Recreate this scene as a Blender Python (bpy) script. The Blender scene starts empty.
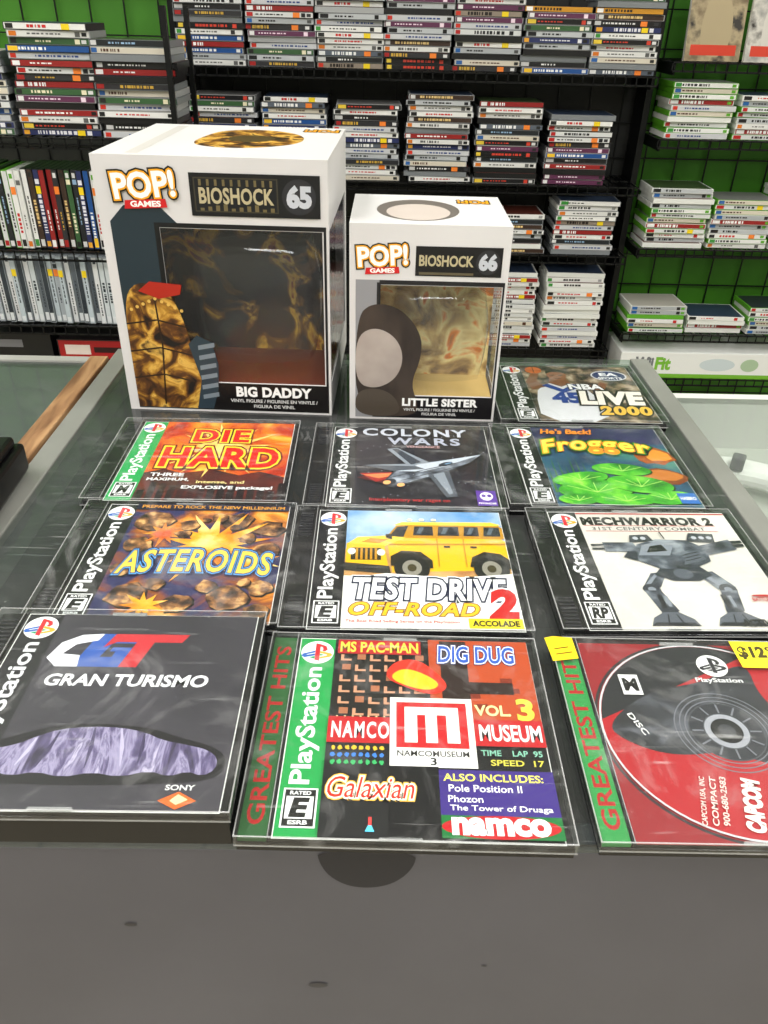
import bpy, bmesh, math, random
from mathutils import Vector, Matrix
random.seed(11)
SC=bpy.context.scene; COL=SC.collection
try: SC.view_settings.view_transform='Standard'
except Exception: pass

# ------------------------------------------------------------ materials
def lin(h):
    h=h.lstrip('#'); return tuple(((int(h[i:i+2],16)/255)**2.2) for i in (0,2,4))+(1,)
MC={}
def newmat(n):
    m=bpy.data.materials.new(n); m.use_nodes=True; return m,m.node_tree,m.node_tree.nodes['Principled BSDF']
def mat(hexc,rough=.5,metal=0.0,vary=0.0,scale=20,bump=0.0,emit=0):
    k=(hexc,rough,metal,vary,scale,bump,emit)
    if k in MC: return MC[k]
    m,nt,b=newmat('paint_'+hexc.strip('#')); c=lin(hexc)
    b.inputs['Base Color'].default_value=c; b.inputs['Roughness'].default_value=rough; b.inputs['Metallic'].default_value=metal
    if emit: b.inputs['Emission Color'].default_value=c; b.inputs['Emission Strength'].default_value=emit
    if vary or bump:
        tc=nt.nodes.new('ShaderNodeTexCoord'); nz=nt.nodes.new('ShaderNodeTexNoise'); nz.inputs['Scale'].default_value=scale; nz.inputs['Detail'].default_value=5
        nt.links.new(tc.outputs['Object'],nz.inputs['Vector'])
        if vary:
            r=nt.nodes.new('ShaderNodeValToRGB'); r.color_ramp.elements[0].position=.3; r.color_ramp.elements[1].position=.7
            r.color_ramp.elements[0].color=tuple(x*(1-vary) for x in c[:3])+(1,); r.color_ramp.elements[1].color=tuple(min(1,x*(1+vary)) for x in c[:3])+(1,)
            nt.links.new(nz.outputs['Fac'],r.inputs[0]); nt.links.new(r.outputs[0],b.inputs['Base Color'])
        if bump:
            bp=nt.nodes.new('ShaderNodeBump'); bp.inputs['Strength'].default_value=bump; bp.inputs['Distance'].default_value=.002
            nt.links.new(nz.outputs['Fac'],bp.inputs['Height']); nt.links.new(bp.outputs[0],b.inputs['Normal'])
    MC[k]=m; return m
def noisemat(name,stops,scale=30,detail=4,dist=0.0,rough=.5,kind='noise',stretch=(1,1,1)):
    m,nt,b=newmat(name); b.inputs['Roughness'].default_value=rough
    tc=nt.nodes.new('ShaderNodeTexCoord'); mp=nt.nodes.new('ShaderNodeMapping'); mp.inputs['Scale'].default_value=stretch
    nt.links.new(tc.outputs['Object'],mp.inputs[0])
    if kind=='noise':
        t=nt.nodes.new('ShaderNodeTexNoise'); t.inputs['Scale'].default_value=scale; t.inputs['Detail'].default_value=detail; t.inputs['Distortion'].default_value=dist; o=t.outputs['Fac']
    else:
        t=nt.nodes.new('ShaderNodeTexVoronoi'); t.inputs['Scale'].default_value=scale; o=t.outputs['Distance']
    nt.links.new(mp.outputs[0],t.inputs['Vector'])
    r=nt.nodes.new('ShaderNodeValToRGB'); e=r.color_ramp.elements
    while len(e)<len(stops): e.new(.5)
    for i,(p,c) in enumerate(stops): e[i].position=p; e[i].color=lin(c)
    nt.links.new(o,r.inputs[0]); nt.links.new(r.outputs[0],b.inputs['Base Color']); return m
def clearmat(name,ior=1.45,tint=(.97,.98,.98,1),haze=.02,rough=.04,bump=0.0,hazecol=(.8,.8,.8,1),smudge=0):
    m=bpy.data.materials.new(name); m.use_nodes=True; nt=m.node_tree; nt.nodes.clear(); L=nt.links
    out=nt.nodes.new('ShaderNodeOutputMaterial'); tr=nt.nodes.new('ShaderNodeBsdfTransparent'); tr.inputs[0].default_value=tint
    df=nt.nodes.new('ShaderNodeBsdfDiffuse'); df.inputs[0].default_value=hazecol
    gl=nt.nodes.new('ShaderNodeBsdfGlossy'); gl.inputs['Roughness'].default_value=rough
    fr=nt.nodes.new('ShaderNodeFresnel'); fr.inputs[0].default_value=ior
    ge=nt.nodes.new('ShaderNodeNewGeometry'); inv=nt.nodes.new('ShaderNodeMath'); inv.operation='SUBTRACT'; inv.inputs[0].default_value=1; L.new(ge.outputs['Backfacing'],inv.inputs[1])
    mu=nt.nodes.new('ShaderNodeMath'); mu.operation='MULTIPLY'; L.new(fr.outputs[0],mu.inputs[0]); L.new(inv.outputs[0],mu.inputs[1])
    a=nt.nodes.new('ShaderNodeMixShader'); a.inputs[0].default_value=haze; b=nt.nodes.new('ShaderNodeMixShader')
    L.new(tr.outputs[0],a.inputs[1]); L.new(df.outputs[0],a.inputs[2]); L.new(mu.outputs[0],b.inputs[0]); L.new(a.outputs[0],b.inputs[1]); L.new(gl.outputs[0],b.inputs[2]); L.new(b.outputs[0],out.inputs[0])
    if smudge:
        ge2=nt.nodes.new('ShaderNodeNewGeometry'); nz=nt.nodes.new('ShaderNodeTexNoise'); nz.inputs['Scale'].default_value=14; nz.inputs['Detail'].default_value=8; nz.inputs['Distortion'].default_value=2.5; nz.inputs['Roughness'].default_value=.7
        mr=nt.nodes.new('ShaderNodeMapRange'); mr.inputs[1].default_value=.52; mr.inputs[2].default_value=.75; mr.inputs[3].default_value=haze; mr.inputs[4].default_value=haze+smudge
        # fine scratches
        mp=nt.nodes.new('ShaderNodeMapping'); mp.inputs['Rotation'].default_value=(0,0,.7); mp.inputs['Scale'].default_value=(14,420,1); n2=nt.nodes.new('ShaderNodeTexNoise'); n2.inputs['Scale'].default_value=1; n2.inputs['Detail'].default_value=3; n2.inputs['Distortion'].default_value=1.5
        m2=nt.nodes.new('ShaderNodeMapRange'); m2.inputs[1].default_value=.66; m2.inputs[2].default_value=.74; m2.inputs[3].default_value=0; m2.inputs[4].default_value=.16
        ad=nt.nodes.new('ShaderNodeMath'); ad.operation='ADD'
        L.new(ge2.outputs['Position'],nz.inputs['Vector']); L.new(ge2.outputs['Position'],mp.inputs[0]); L.new(mp.outputs[0],n2.inputs['Vector']); L.new(n2.outputs['Fac'],m2.inputs[0])
        L.new(nz.outputs['Fac'],mr.inputs[0]); L.new(mr.outputs[0],ad.inputs[0]); L.new(m2.outputs[0],ad.inputs[1]); L.new(ad.outputs[0],a.inputs[0])
    if bump:
        nz=nt.nodes.new('ShaderNodeTexNoise'); nz.inputs['Scale'].default_value=25; bp=nt.nodes.new('ShaderNodeBump'); bp.inputs['Strength'].default_value=bump; bp.inputs['Distance'].default_value=.0006
        L.new(nz.outputs['Fac'],bp.inputs['Height']); L.new(bp.outputs[0],gl.inputs['Normal'])
    return m
CLEAR=clearmat('clear_plastic',ior=1.6,haze=.01,rough=.07,smudge=.09)
RIM=clearmat('rim_edge_highlight',haze=.26,rough=.15)  # diffuse haze in the colour imitates highlights along plastic edges
FILM=clearmat('window_film',haze=.01,rough=.05,bump=.3)
GLASS=clearmat('counter_glass',ior=1.55,tint=(.74,.80,.78,1),haze=.03,rough=.03,smudge=.05)

# ------------------------------------------------------------ helpers
def link(o,parent=None,loc=None,rot=None):
    COL.objects.link(o)
    if parent: o.parent=parent
    if loc is not None: o.location=loc
    if rot is not None: o.rotation_euler=rot
    return o
def tag(o,label,cat,group=None):
    o['label']=label; o['category']=cat
    if group: o['group']=group
    return o
def empty(name,loc,rz=0,label='',cat='',group=None):
    e=bpy.data.objects.new(name,None); e.empty_display_size=.02; link(e,None,loc,(0,0,rz)); return tag(e,label,cat,group)
def boxes(name,lst,parent=None,bev=0,k=1.0,loc=None,rot=None):
    bm=bmesh.new(); mats=[]
    for it in lst:
        x0,y0,z0,x1,y1,z1,mt=it
        if isinstance(mt,str): mt=mat(mt)
        if mt not in mats: mats.append(mt)
        r=bmesh.ops.create_cube(bm,size=1)
        vs=r['verts']
        for v in vs: v.co=Vector(((x0+x1)/2+v.co.x*(x1-x0),(y0+y1)/2+v.co.y*(y1-y0),(z0+z1)/2+v.co.z*(z1-z0)))*k
        fs=set(f for v in vs for f in v.link_faces)
        for f in fs: f.material_index=mats.index(mt)
        if bev:
            es=list(set(e for v in vs for e in v.link_edges))
            bmesh.ops.bevel(bm,geom=es,offset=bev*k,segments=2,affect='EDGES',profile=.5)
    me=bpy.data.meshes.new(name); bm.to_mesh(me); bm.free()
    for m in mats: me.materials.append(m)
    return link(bpy.data.objects.new(name,me),parent,loc,rot)
TX={}
def tmesh(s,off,shear,sp):
    k=(s,off,shear,sp)
    if k in TX: return TX[k]
    cu=bpy.data.curves.new('t','FONT'); cu.body=s; cu.size=1; cu.offset=off; cu.shear=shear; cu.space_character=sp; cu.resolution_u=3
    ob=bpy.data.objects.new('t',cu); me=bpy.data.meshes.new_from_object(ob)
    r=([(v.co.x,v.co.y) for v in me.vertices],[tuple(p.vertices) for p in me.polygons])
    bpy.data.objects.remove(ob); bpy.data.meshes.remove(me); bpy.data.curves.remove(cu)
    TX[k]=r; return r
class Art:
    def __init__(s,step=.02): s.v=[];s.f=[];s.m=[];s.mats=[];s.z=0;s.step=step
    def mi(s,mt):
        if isinstance(mt,str): mt=mat(mt,.4)
        if mt not in s.mats: s.mats.append(mt)
        return s.mats.index(mt)
    def add(s,pts,faces,mt):
        s.z+=s.step; b=len(s.v); i=s.mi(mt)
        s.v+=[(x,y,s.z) for x,y in pts]
        for f in faces: s.f.append(tuple(b+j for j in f)); s.m.append(i)
    def poly(s,pts,mt): s.add(pts,[tuple(range(len(pts)))],mt)
    def rect(s,x0,y0,x1,y1,mt): s.poly([(x0,y0),(x1,y0),(x1,y1),(x0,y1)],mt)
    def ell(s,cx,cy,rx,ry,mt,n=32,rot=0):
        c,q=math.cos(math.radians(rot)),math.sin(math.radians(rot)); P=[]
        for i in range(n):
            a=2*math.pi*i/n; x=rx*math.cos(a); y=ry*math.sin(a); P.append((cx+x*c-y*q,cy+x*q+y*c))
        s.poly(P,mt)
    def ring(s,cx,cy,r0,r1,mt,n=48,a0=0,a1=360):
        P=[];F=[]
        for i in range(n+1):
            a=math.radians(a0+(a1-a0)*i/n); P+= [(cx+r0*math.cos(a),cy+r0*math.sin(a)),(cx+r1*math.cos(a),cy+r1*math.sin(a))]
        for i in range(n): F.append((2*i,2*i+1,2*i+3,2*i+2))
        s.add(P,F,mt)
    def line(s,pts,w,mt):
        P=[];F=[]
        for (x0,y0),(x1,y1) in zip(pts,pts[1:]):
            d=math.hypot(x1-x0,y1-y0) or 1; nx,ny=-(y1-y0)/d*w/2,(x1-x0)/d*w/2; b=len(P)
            P+=[(x0+nx,y0+ny),(x0-nx,y0-ny),(x1-nx,y1-ny),(x1+nx,y1+ny)]; F.append((b,b+1,b+2,b+3))
        s.add(P,F,mt)
    def blob(s,cx,cy,rx,ry,mt,j=.25,n=11,seed=None):
        R=random.Random(seed if seed is not None else cx*7+cy)
        s.poly([(cx+rx*math.cos(2*math.pi*i/n)*(1+R.uniform(-j,j)),cy+ry*math.sin(2*math.pi*i/n)*(1+R.uniform(-j,j))) for i in range(n)],mt)
    def smooth(s,pts,mt,it=3):
        for _ in range(it):
            q=[]
            for (a,b),(c,d) in zip(pts,pts[1:]+pts[:1]): q+= [(a*.75+c*.25,b*.75+d*.25),(a*.25+c*.75,b*.25+d*.75)]
            pts=q
        s.poly(pts,mt)
    def star(s,cx,cy,r0,r1,n,mt,seed=3):
        R=random.Random(seed); P=[]
        for i in range(2*n):
            a=math.pi*i/n; r=(r1*R.uniform(.7,1.1)) if i%2 else r0*R.uniform(.8,1.1); P.append((cx+r*math.cos(a),cy+r*math.sin(a)))
        s.poly(P,mt)
    def text(s,t,cx,cy,w,h,mt,rot=0,off=0.0,shear=0,sp=1.0,arc=0):
        B,_=tmesh(t,0,shear,sp); V,F=tmesh(t,off,shear,sp)
        if not B: return
        x0=min(p[0] for p in B);x1=max(p[0] for p in B);y0=min(p[1] for p in B);y1=max(p[1] for p in B)
        c,q=math.cos(math.radians(rot)),math.sin(math.radians(rot)); P=[]
        for x,y in V:
            u=(x-(x0+x1)/2)/(x1-x0)*w; v=(y-(y0+y1)/2)/(y1-y0)*h
            if arc: v+=arc*(1-(2*u/w)**2)
            P.append((cx+u*c-v*q,cy+u*q+v*c))
        s.add(P,F,mt)
    def title(s,t,cx,cy,w,h,cols,offs,**kw):
        for c_,o_ in zip(cols,offs): s.text(t,cx,cy,w,h,c_,off=o_,**kw)
    def build(s,name,parent=None,loc=None,rot=None,k=.001):
        me=bpy.data.meshes.new(name); me.from_pydata([(x*k,y*k,z*.001) for x,y,z in s.v],[],s.f)
        for m in s.mats: me.materials.append(m)
        me.polygons.foreach_set('material_index',s.m); me.update()
        return link(bpy.data.objects.new(name,me),parent,loc,rot)
def pslogo(a,cx,cy,k,dark=False):
    P=lambda L:[(cx+x*k,cy+y*k) for x,y in L]
    bl,ye,gr,rd=('#26272b',)*4 if dark else ('#1e5cb4','#e8a818','#159a60','#d01c28')
    a.poly(P([(-1.4,1.6),(-8.6,-1.2),(-9.4,-3),(-7.6,-4.4),(-1.4,-2.6),(-1.4,-.8),(-6,-2.2),(-6.6,-1.8),(-1.4,-.1)]),bl)
    a.poly(P([(1.6,1.4),(8,-.4),(9.4,-2),(7.6,-3.6),(1.6,-5.4),(1.6,-3.8),(5.8,-2.4),(5.6,-1.6),(1.6,-.5)]),ye)
    a.poly(P([(-1.4,-3.2),(-5,-4.2),(-2,-5.4),(-1.4,-5.2)]),gr); a.poly(P([(1.6,-1.2),(4.4,-2),(1.6,-3)]),gr)
    a.poly(P([(-1.3,-6.4),(1.5,-7.2),(1.5,7.2),(-1.3,8)]),rd); a.poly(P([(1.5,7.2),(5,5.6),(6,2.8),(4.6,1),(2.6,1.4),(3.4,2.8),(2.8,4.6),(1.5,5.2)]),rd)

# ------------------------------------------------------------ jewel cases
K=.001025
def strip(a,bg,fg,rating='E'):
    a.rect(15.5,1.5,137.5,123.5,'#e8e8e4'); a.rect(16,2,34.5,123,bg)
    a.text('PlayStation',25.4,65,72,11.5,fg,rot=90,off=.022)
    a.ell(25.2,112.6,8.6,8.6,'#f6f6f6'); pslogo(a,25.2,112.4,.88)
    a.rect(18,6.6,33,26.4,'#f4f4f4'); a.rect(18.8,7.4,32.2,25.6,'#101010'); a.rect(19.6,11,31.4,22.2,'#f4f4f4')
    a.text(rating,25.5,16.6,7 if len(rating)==1 else 9,8.6,'#101010',off=.05,shear=.15); a.text('RATED',25.5,23.9,9,1.8,'#f4f4f4',off=.03); a.text('ESRB',25.5,9.2,8,1.9,'#f4f4f4',off=.03)
def jewel(x,y,rot,label,art,T=10,hinge='#101012',hingetxt=None,z=1.0):
    e=empty('game_case',(x,y,z),math.radians(rot),label,'game case','jewel cases on the glass counter')
    boxes('case_tray',[(.8,.8,0,141.2,124.2,T-5,mat('#0b0b0d',.25)),(13.8,1.5,T-5,140.5,123.5,T-2.75,mat('#17171a',.3))],e,.4,K)
    hb=[(1.4,1.6,T-5,13.4,123.4,T-2.6,mat(hinge,.35))]
    for s0 in (4,92):
        for i in range(9): hb.append((3,s0+i*3.1,T-2.6,12,s0+1.4+i*3.1,T-1.6,mat('#303034',.25)))
    if hingetxt: hb=hb[:1]
    boxes('hinge_strip',hb,e,.15,K)
    if hingetxt:
        h=Art(); h.rect(1.8,2,13.2,123,hinge); h.text(hingetxt,7.5,62,108,7.2,'#a81c1c',rot=90,off=.02); h.build('hinge_label',e,(0,0,(T-2.5)*K),k=K)
    art.build('cover_booklet',e,(0,0,(T-2.7)*K),k=K)
    L=[(0,0,T-.8,142,125,T,CLEAR),(0,0,T-6,142,1.1,T-.8,CLEAR),(0,123.9,T-6,142,125,T-.8,CLEAR),(140.9,1.1,T-6,142,123.9,T-.8,CLEAR),(0,1.1,T-6,1.1,123.9,T-.8,CLEAR),
       (0,0,T,142,.7,T+.08,RIM),(0,124.4,T,142,125,T+.08,RIM),(0,.7,T,.6,124.4,T+.08,RIM),(141.4,.7,T,142,124.4,T+.08,RIM),(14,.7,T,14.4,124.4,T+.06,RIM),  # thin hazy strips drawn as the lid's edge highlights
       (0,-.05,T-6.2,142,0,T-5.2,RIM)]
    L+=[(60,1.2,T-2,78,2.6,T-.9,RIM),(60,121.8,T-2,78,123.4,T-.9,RIM)]
    boxes('case_lid',L,e,0,K)
    return e

# --- racing (draped car)
a=Art(); strip(a,'#1c1b20','#d8d8dc','E'); a.rect(34.5,2,137,123,noisemat('cover_charcoal',[(.3,'#2b2930'),(.7,'#403d45')],12))
a.poly([(50,84),(57,108),(84,108),(81,101),(66,101),(62,91),(68,91),(69,95),(66,95),(67,98),(77,98),(73,84)],'#3358a8')
a.poly([(36,90),(40,101),(49,107),(60,108),(58,103),(48,100),(43,93),(52,92),(53,84),(42,84)],'#e6e6ee')
a.poly([(62,98),(66,108),(104,108),(101,102),(87,102),(82,84),(73,84),(78,102),(68,102)],'#c03038')
a.text('GRAN TURISMO',80,75,78,7.5,'#f0f0f4',off=.03,shear=.1)
cloth=noisemat('draped_cloth',[(.3,'#2c263c'),(.44,'#5c5278'),(.53,'#9c94b4'),(.6,'#6c6488'),(.68,'#bcb4d0'),(.78,'#4c4464')],42,8,3,stretch=(1.8,.4,1))
a.smooth([(14,16),(14,26),(22,33),(40,40),(54,46),(74,48),(98,46),(114,40),(128,36),(136,30),(135,18),(110,15),(60,14)],'#141218',2)
a.smooth([(20,20),(17,25),(20,30),(30,32),(42,35),(50,40),(58,44),(72,46),(86,45.5),(97,43),(106,38.5),(118,36),(127,33.5),(132,29),(132,23),(127,19.5),(120,22),(113,19),(104,22),(92,18.5),(80,21),(68,18),(56,21),(46,18.5),(36,21.5),(28,18.5)],cloth,1)
for x0,y0,x1,y1,c_ in [(50,39,46,24,'#b8b2cc'),(59,43,55,23,'#3c3454'),(74,45.5,76,23,'#4c4464'),(86,45,91,24,'#b4acc8'),(97,42,98,26,'#3c3454'),(118,35.5,121,24,'#443c5c'),(31,32,27,23,'#443c5c')]:
    a.poly([(x0-.3,y0),(x0+.5,y0),((x0+x1)/2+1.5,(y0+y1)/2),(x1+.2,y1),(x1-.2,y1),((x0+x1)/2-.4,(y0+y1)/2)],c_)
a.text('SONY',119,13.5,12,2.6,'#d8d8d8',off=.03)
a.poly([(119,11.5),(127,7),(119,2.8),(111,7)],'#e0662a'); a.poly([(119,10.2),(123.5,7.6),(119,5),(116,7)],'#f0d8a0')
jewel(-.2025,.2035,0,'thick jewel case with draped silver car on charcoal cover',a,T=22)

# --- museum collection
a=Art(); strip(a,'#189848','#f4f4f4','E'); a.rect(34.5,2,137,123,'#0c0c10')
a.rect(36,66,84,122,'#15110f')
for r in range(6):
    for c in range(6):
        if (r*3+c*5)%4: 
            x=38+c*7.6; y=69+r*7.4; a.add([(x,y),(x+5.6,y),(x+5.6,y+1.4),(x+1.6,y+1.4),(x+1.6,y+4.6),(x,y+4.6)],[(0,1,2,3,4,5)],'#c89070')
        else: a.rect(39+c*7.6,70+r*7.4,43.4+c*7.6,74+r*7.4,'#a86848')
for i in range(12): a.rect(38+i*3.8,67.2,38.9+i*3.8,68.1,'#e8d8a0')
a.rect(36,111,80,121.5,'#b01c24'); a.text('MS PAC-MAN',58,116.2,41,7.5,'#f4d048',off=.03)
a.rect(84,66,137,123,'#b4461e')
for i in range(10): a.rect(86+(i*17)%48,70+(i*11)%40,92+(i*17)%48,73.4+(i*11)%40,'#7c2a12')
a.rect(90,70,104,122,'#281410'); a.rect(104,84,126,92,'#281410')
a.title('DIG DUG',109,112,40,12,['#10246c','#f0f0f8','#2858b8'],[.1,.07,.02],shear=.1)
a.smooth([(60,94),(66,106),(78,108),(88,98),(94,88),(86,82),(74,86)],'#e0301c'); a.smooth([(63,94),(70,101),(80,98),(90,90),(84,85),(72,88)],'#f4c020')
a.text('VOL.',114,73,17,6.5,'#f4e4a0',off=.03); a.text('3',130,74,7,13,'#f4d048',off=.04)
a.rect(34.5,51,137,67,'#b81820'); a.text('NAMCO',50,59,27,9.5,'#f4f4f4',off=.025,sp=1.2); a.text('MUSEUM',121,59,29,9.5,'#f4f4f4',off=.025)
a.rect(64,38,104,80,'#f4f2ee'); a.rect(67,49,101,77,'#c0141c')
a.poly([(71,52),(71,74),(97,74),(97,52),(91,52),(91,69),(86.5,69),(86.5,52),(81,52),(81,69),(77,69),(77,52)],'#f4f2ee')
a.text('NAMCOMUSEUM',84,45.7,33,3.2,'#202020',off=.015); a.text('3',84,41.3,2.6,4,'#202020',off=.02)
a.rect(34.5,2,64,51,'#0a0a12')
for r in range(3):
    for c in range(8): a.blob(38+c*3.2,48-r*4.2,1.1,1.3,['#d8b030','#3c78d0','#38a860'][r],.3)
a.rect(64,2,86,38,'#0a0a12')
a.text('TIME    LAP  95',120,46.5,28,3.2,'#7cb8a0',off=.02); a.text('SPEED  17',122,41,24,3.2,'#c8c048',off=.02)
a.rect(86,13,137,36.5,'#3a2a78'); a.text('ALSO INCLUDES:',110,32.5,44,3.8,'#e8e060',off=.02)
a.text('Pole Position II',106,26.8,32,3.6,'#f4f4f4',off=.01); a.text('Phozon',97,21.3,15,3.4,'#f4f4f4',off=.01); a.text('The Tower of Druaga',112,16.4,44,3.6,'#f4f4f4',off=.01)
a.title('Galaxian',56,26,38,11,['#e8b040','#f4ecd8','#c02818'],[.1,.06,0],shear=.25)
a.rect(86,2,137,13,'#146a34'); a.ell(111,7.5,25,5.6,'#b01820'); a.text('namco',111,7.8,40,7.2,'#f4f4f4',off=.05)
a.poly([(54,4),(56,9),(58,4)],'#58c0e8'); a.rect(55.3,7,56.7,11,'#e04040')
jewel(-.0565,.201,-1,'clear jewel case with green-striped arcade collection cover',a,hinge='#26582c',hingetxt='GREATEST HITS')

# --- asteroids
a=Art(); strip(a,'#121216','#f0f0f0','E')
a.rect(34.5,2,137,123,noisemat('explosion_print',[(.25,'#0c1440'),(.42,'#2a2c58'),(.52,'#8c4a1c'),(.6,'#e89028'),(.72,'#f8d880')],22,6,1.2))
FB=noisemat('fire_burst',[(.3,'#c85010'),(.5,'#f4a820'),(.7,'#fff0a0')],40)
rock=noisemat('rock_print',[(.34,'#20140e'),(.46,'#5c3c24'),(.56,'#98683c'),(.66,'#d8a868')],120,6)
for i,(x,y,r) in enumerate([(50,104,12),(104,104,11),(126,96,10),(46,76,9),(52,26,12),(82,18,9),(110,24,12),(128,12,8),(92,108,6),(128,34,8)]):
    a.blob(x+.8,y-.8,r*1.05,r*.95,'#140c0a',.2,14,i); a.blob(x,y,r,r*.9,rock,.2,14,i)
a.star(92,76,16,40,14,FB,5); a.star(60,88,6,16,9,FB,8); a.star(64,16,6,15,9,FB,12); a.star(122,60,7,16,9,FB,14)
for i,(x,y,r) in enumerate([(74,98,7),(128,72,8),(42,50,8),(114,84,6),(72,88,5),(66,36,7),(96,34,6),(104,96,4),(84,104,3),(56,66,4),(118,38,4)]):
    a.blob(x+.6,y-.6,r*1.05,r*.95,'#140c0a',.25,10,i+40); a.blob(x,y,r,r*.9,rock,.25,10,i+40)
a.rect(34.5,116,137,123,'#141430'); a.text('PREPARE TO ROCK THE NEW MILLENNIUM',86,119.5,96,3.6,'#e8a030',off=.015)
a.title('ASTEROIDS',86,56,92,22,['#0c1850','#58a0e0','#1c2c68','#f4cc50'],[.11,.075,.045,.02],shear=.1,arc=3,sp=1.08)
jewel(-.1985,.336,0,'jewel case with exploding space rocks cover',a)

# --- off-road
a=Art(); strip(a,'#121216','#f0f0f0','E'); a.rect(34.5,2,137,123,'#f2f0ea')
a.rect(34.5,60,137,123,noisemat('sky_print',[(.35,'#4a8cc8'),(.65,'#c8dcec')],20)); a.poly([(34.5,46),(137,46),(137,76),(118,84),(80,80),(50,86),(34.5,78)],noisemat('dirt_print',[(.3,'#a06434'),(.7,'#dcb070')],50))
Y='#f2b80c'; YD='#c08808'; YL='#fcd840'
a.poly([(64,54),(61,86),(70,91),(134,92),(137,89),(137,58)],Y)
a.poly([(72,91),(77,107),(134,108),(137,104),(137,91)],YD)
a.poly([(60,91),(67,105),(77,107),(73,91)],YD); a.poly([(62,92),(67.6,103.5),(75,105),(71.5,92)],'#1c2228')
a.poly([(65,105.5),(71,109.5),(130,110.5),(137,107.5),(134,106.5),(77,106)],YL)
for x0,x1 in [(79,91),(95,108),(112,121),(125,135)]: a.poly([(x0-1.2,94),(x0,104.5),(x1,104.5),(x1,94)],'#1c2228'); a.poly([(x0+1,96),(x0+4,96),(x0+6.5,103.5),(x0+3.5,103.5)],'#54626c')
a.poly([(35,83),(59,81),(73,91),(60,93),(42,91)],YL); a.poly([(44,85),(56,84),(62,89),(50,90)],YD)
a.poly([(35,57),(35,84),(59,82),(62,55)],Y); a.rect(38,66,57,79,'#2c2408')
for x in range(41,56,3): a.rect(x,66.5,x+1.5,78.5,YD)
a.ell(38.5,75,2.6,3.4,'#fbf6dc'); a.ell(57,74,2.6,3.4,'#fbf6dc'); a.poly([(34.5,55),(34.5,63),(62,60),(63,52)],'#33302c'); a.rect(42,56,54,60,'#181614')
a.line([(62,83),(137,85)],1.2,YD); a.line([(93,91),(93,60)],.7,YD); a.line([(110,91),(110,60)],.7,YD); a.rect(97,80,101,82,'#302808'); a.rect(114,80,118,82,'#302808')
a.poly([(63,60),(63,70),(70,76),(82,75),(89,66),(89,58)],'#221c0c'); a.poly([(112,60),(114,70),(122,76),(132,74),(137,68),(137,58)],'#221c0c')
for x in (76,125): a.ell(x,58,11,14,'#141311'); a.ell(x,58,6,8,'#8c887c'); a.ell(x,58,2.8,3.8,'#403820')
for x in (76,84,92): a.ell(x,111.4,1.8,1.4,'#fff4c0')
a.poly([(64,88),(60,90),(60,94),(64,94)],'#1c1c1c')
a.rect(34.5,2,137,49,'#f2f0ea'); a.poly([(34.5,46),(60,52),(100,48),(137,53),(137,44),(34.5,44)],'#f2f0ea')
a.title('TEST DRIVE',86,37,90,19,['#f4f4f4','#10183c','#f8f8f8'],[.13,.095,.035],shear=.15,sp=1.1)
a.title('OFF-ROAD',76,18.5,74,11,['#70400c','#f4b820'],[.07,.03],shear=.3,sp=1.08); a.title('2',127,24,14,24,['#f4f4f4','#c01818'],[.1,.06],shear=.15)
a.text('The Best Road Selling Series on the PlayStation',69,7.4,64,3,'#c03020',off=.01)
a.rect(106,2.6,136.5,11,'#e8d020'); a.text('ACCOLADE',121.3,6.8,26,4.4,'#101010',off=.04)
jewel(-.0525,.333,0,'jewel case with yellow off-road truck on white cover',a)

# --- mech
a=Art(); strip(a,'#121216','#f0f0f0','RP'); a.rect(34.5,2,137,123,noisemat('cream_print',[(.3,'#c8c4ba'),(.7,'#e4e0d8')],14))
a.text('MECHWARRIOR 2',81,112,88,8.5,'#141414',off=.06,sp=1.08); a.text('31ST CENTURY COMBAT',80,103,76,3.6,'#606060',off=.02,sp=1.1)
a.line([(37,106.6),(126,106.6)],.6,'#b02020'); a.line([(37,100),(126,100)],.6,'#b02020'); a.line([(34.5,121),(137,121)],1.4,'#b02020')
G1,G2,G3,G4='#34383f','#565b64','#838a94','#1e2026'
met=noisemat('machine_print',[(.35,'#22262c'),(.5,'#4c525c'),(.65,'#90989f')],60,5)
for s in (0,1):
    ox=66 if s==0 else 104; d=-1 if s==0 else 1
    a.poly([(ox-5*d-5,54),(ox-5*d+6,56),(ox+4*d+6,40),(ox+4*d-6,38)],met); a.poly([(ox-5*d-3,53),(ox-5*d,54),(ox+4*d,42),(ox+4*d-4,41)],G3); a.ell(ox+4*d,38,5.4,5.4,G1); a.ell(ox+4*d,38,2.4,2.4,G3)
    a.poly([(ox+4*d-5,37),(ox+4*d+5,37),(ox+6,18),(ox-5,18)],met); a.rect(ox-3,20,ox,33,G4); a.rect(ox+1,22,ox+3,32,G3)
    a.ell(ox,17,5,4,G1); a.poly([(ox-14,5),(ox-11,12),(ox-4,17),(ox+5,17),(ox+12,11),(ox+14,5)],G2); a.poly([(ox-14,5),(ox+14,5),(ox+11,8),(ox-11,8)],G4); a.line([(ox-4,6),(ox-2,15)],.8,G4); a.line([(ox+5,6),(ox+3,15)],.8,G4)
a.poly([(68,52),(76,62),(98,62),(104,52),(94,46),(78,46)],G1); a.ell(86,53,6,5,G2)
a.poly([(60,68),(66,84),(80,90),(100,89),(110,80),(108,66),(94,58),(74,58)],met); a.poly([(64,72),(69,83),(81,88),(90,84),(84,72)],G3); a.poly([(70,75),(74,82),(82,84),(84,77)],'#101318'); a.poly([(90,62),(106,68),(104,78),(94,74)],G2)
for i in range(3): a.line([(92,66+i*3),(103,70+i*3)],.7,G4)
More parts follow.
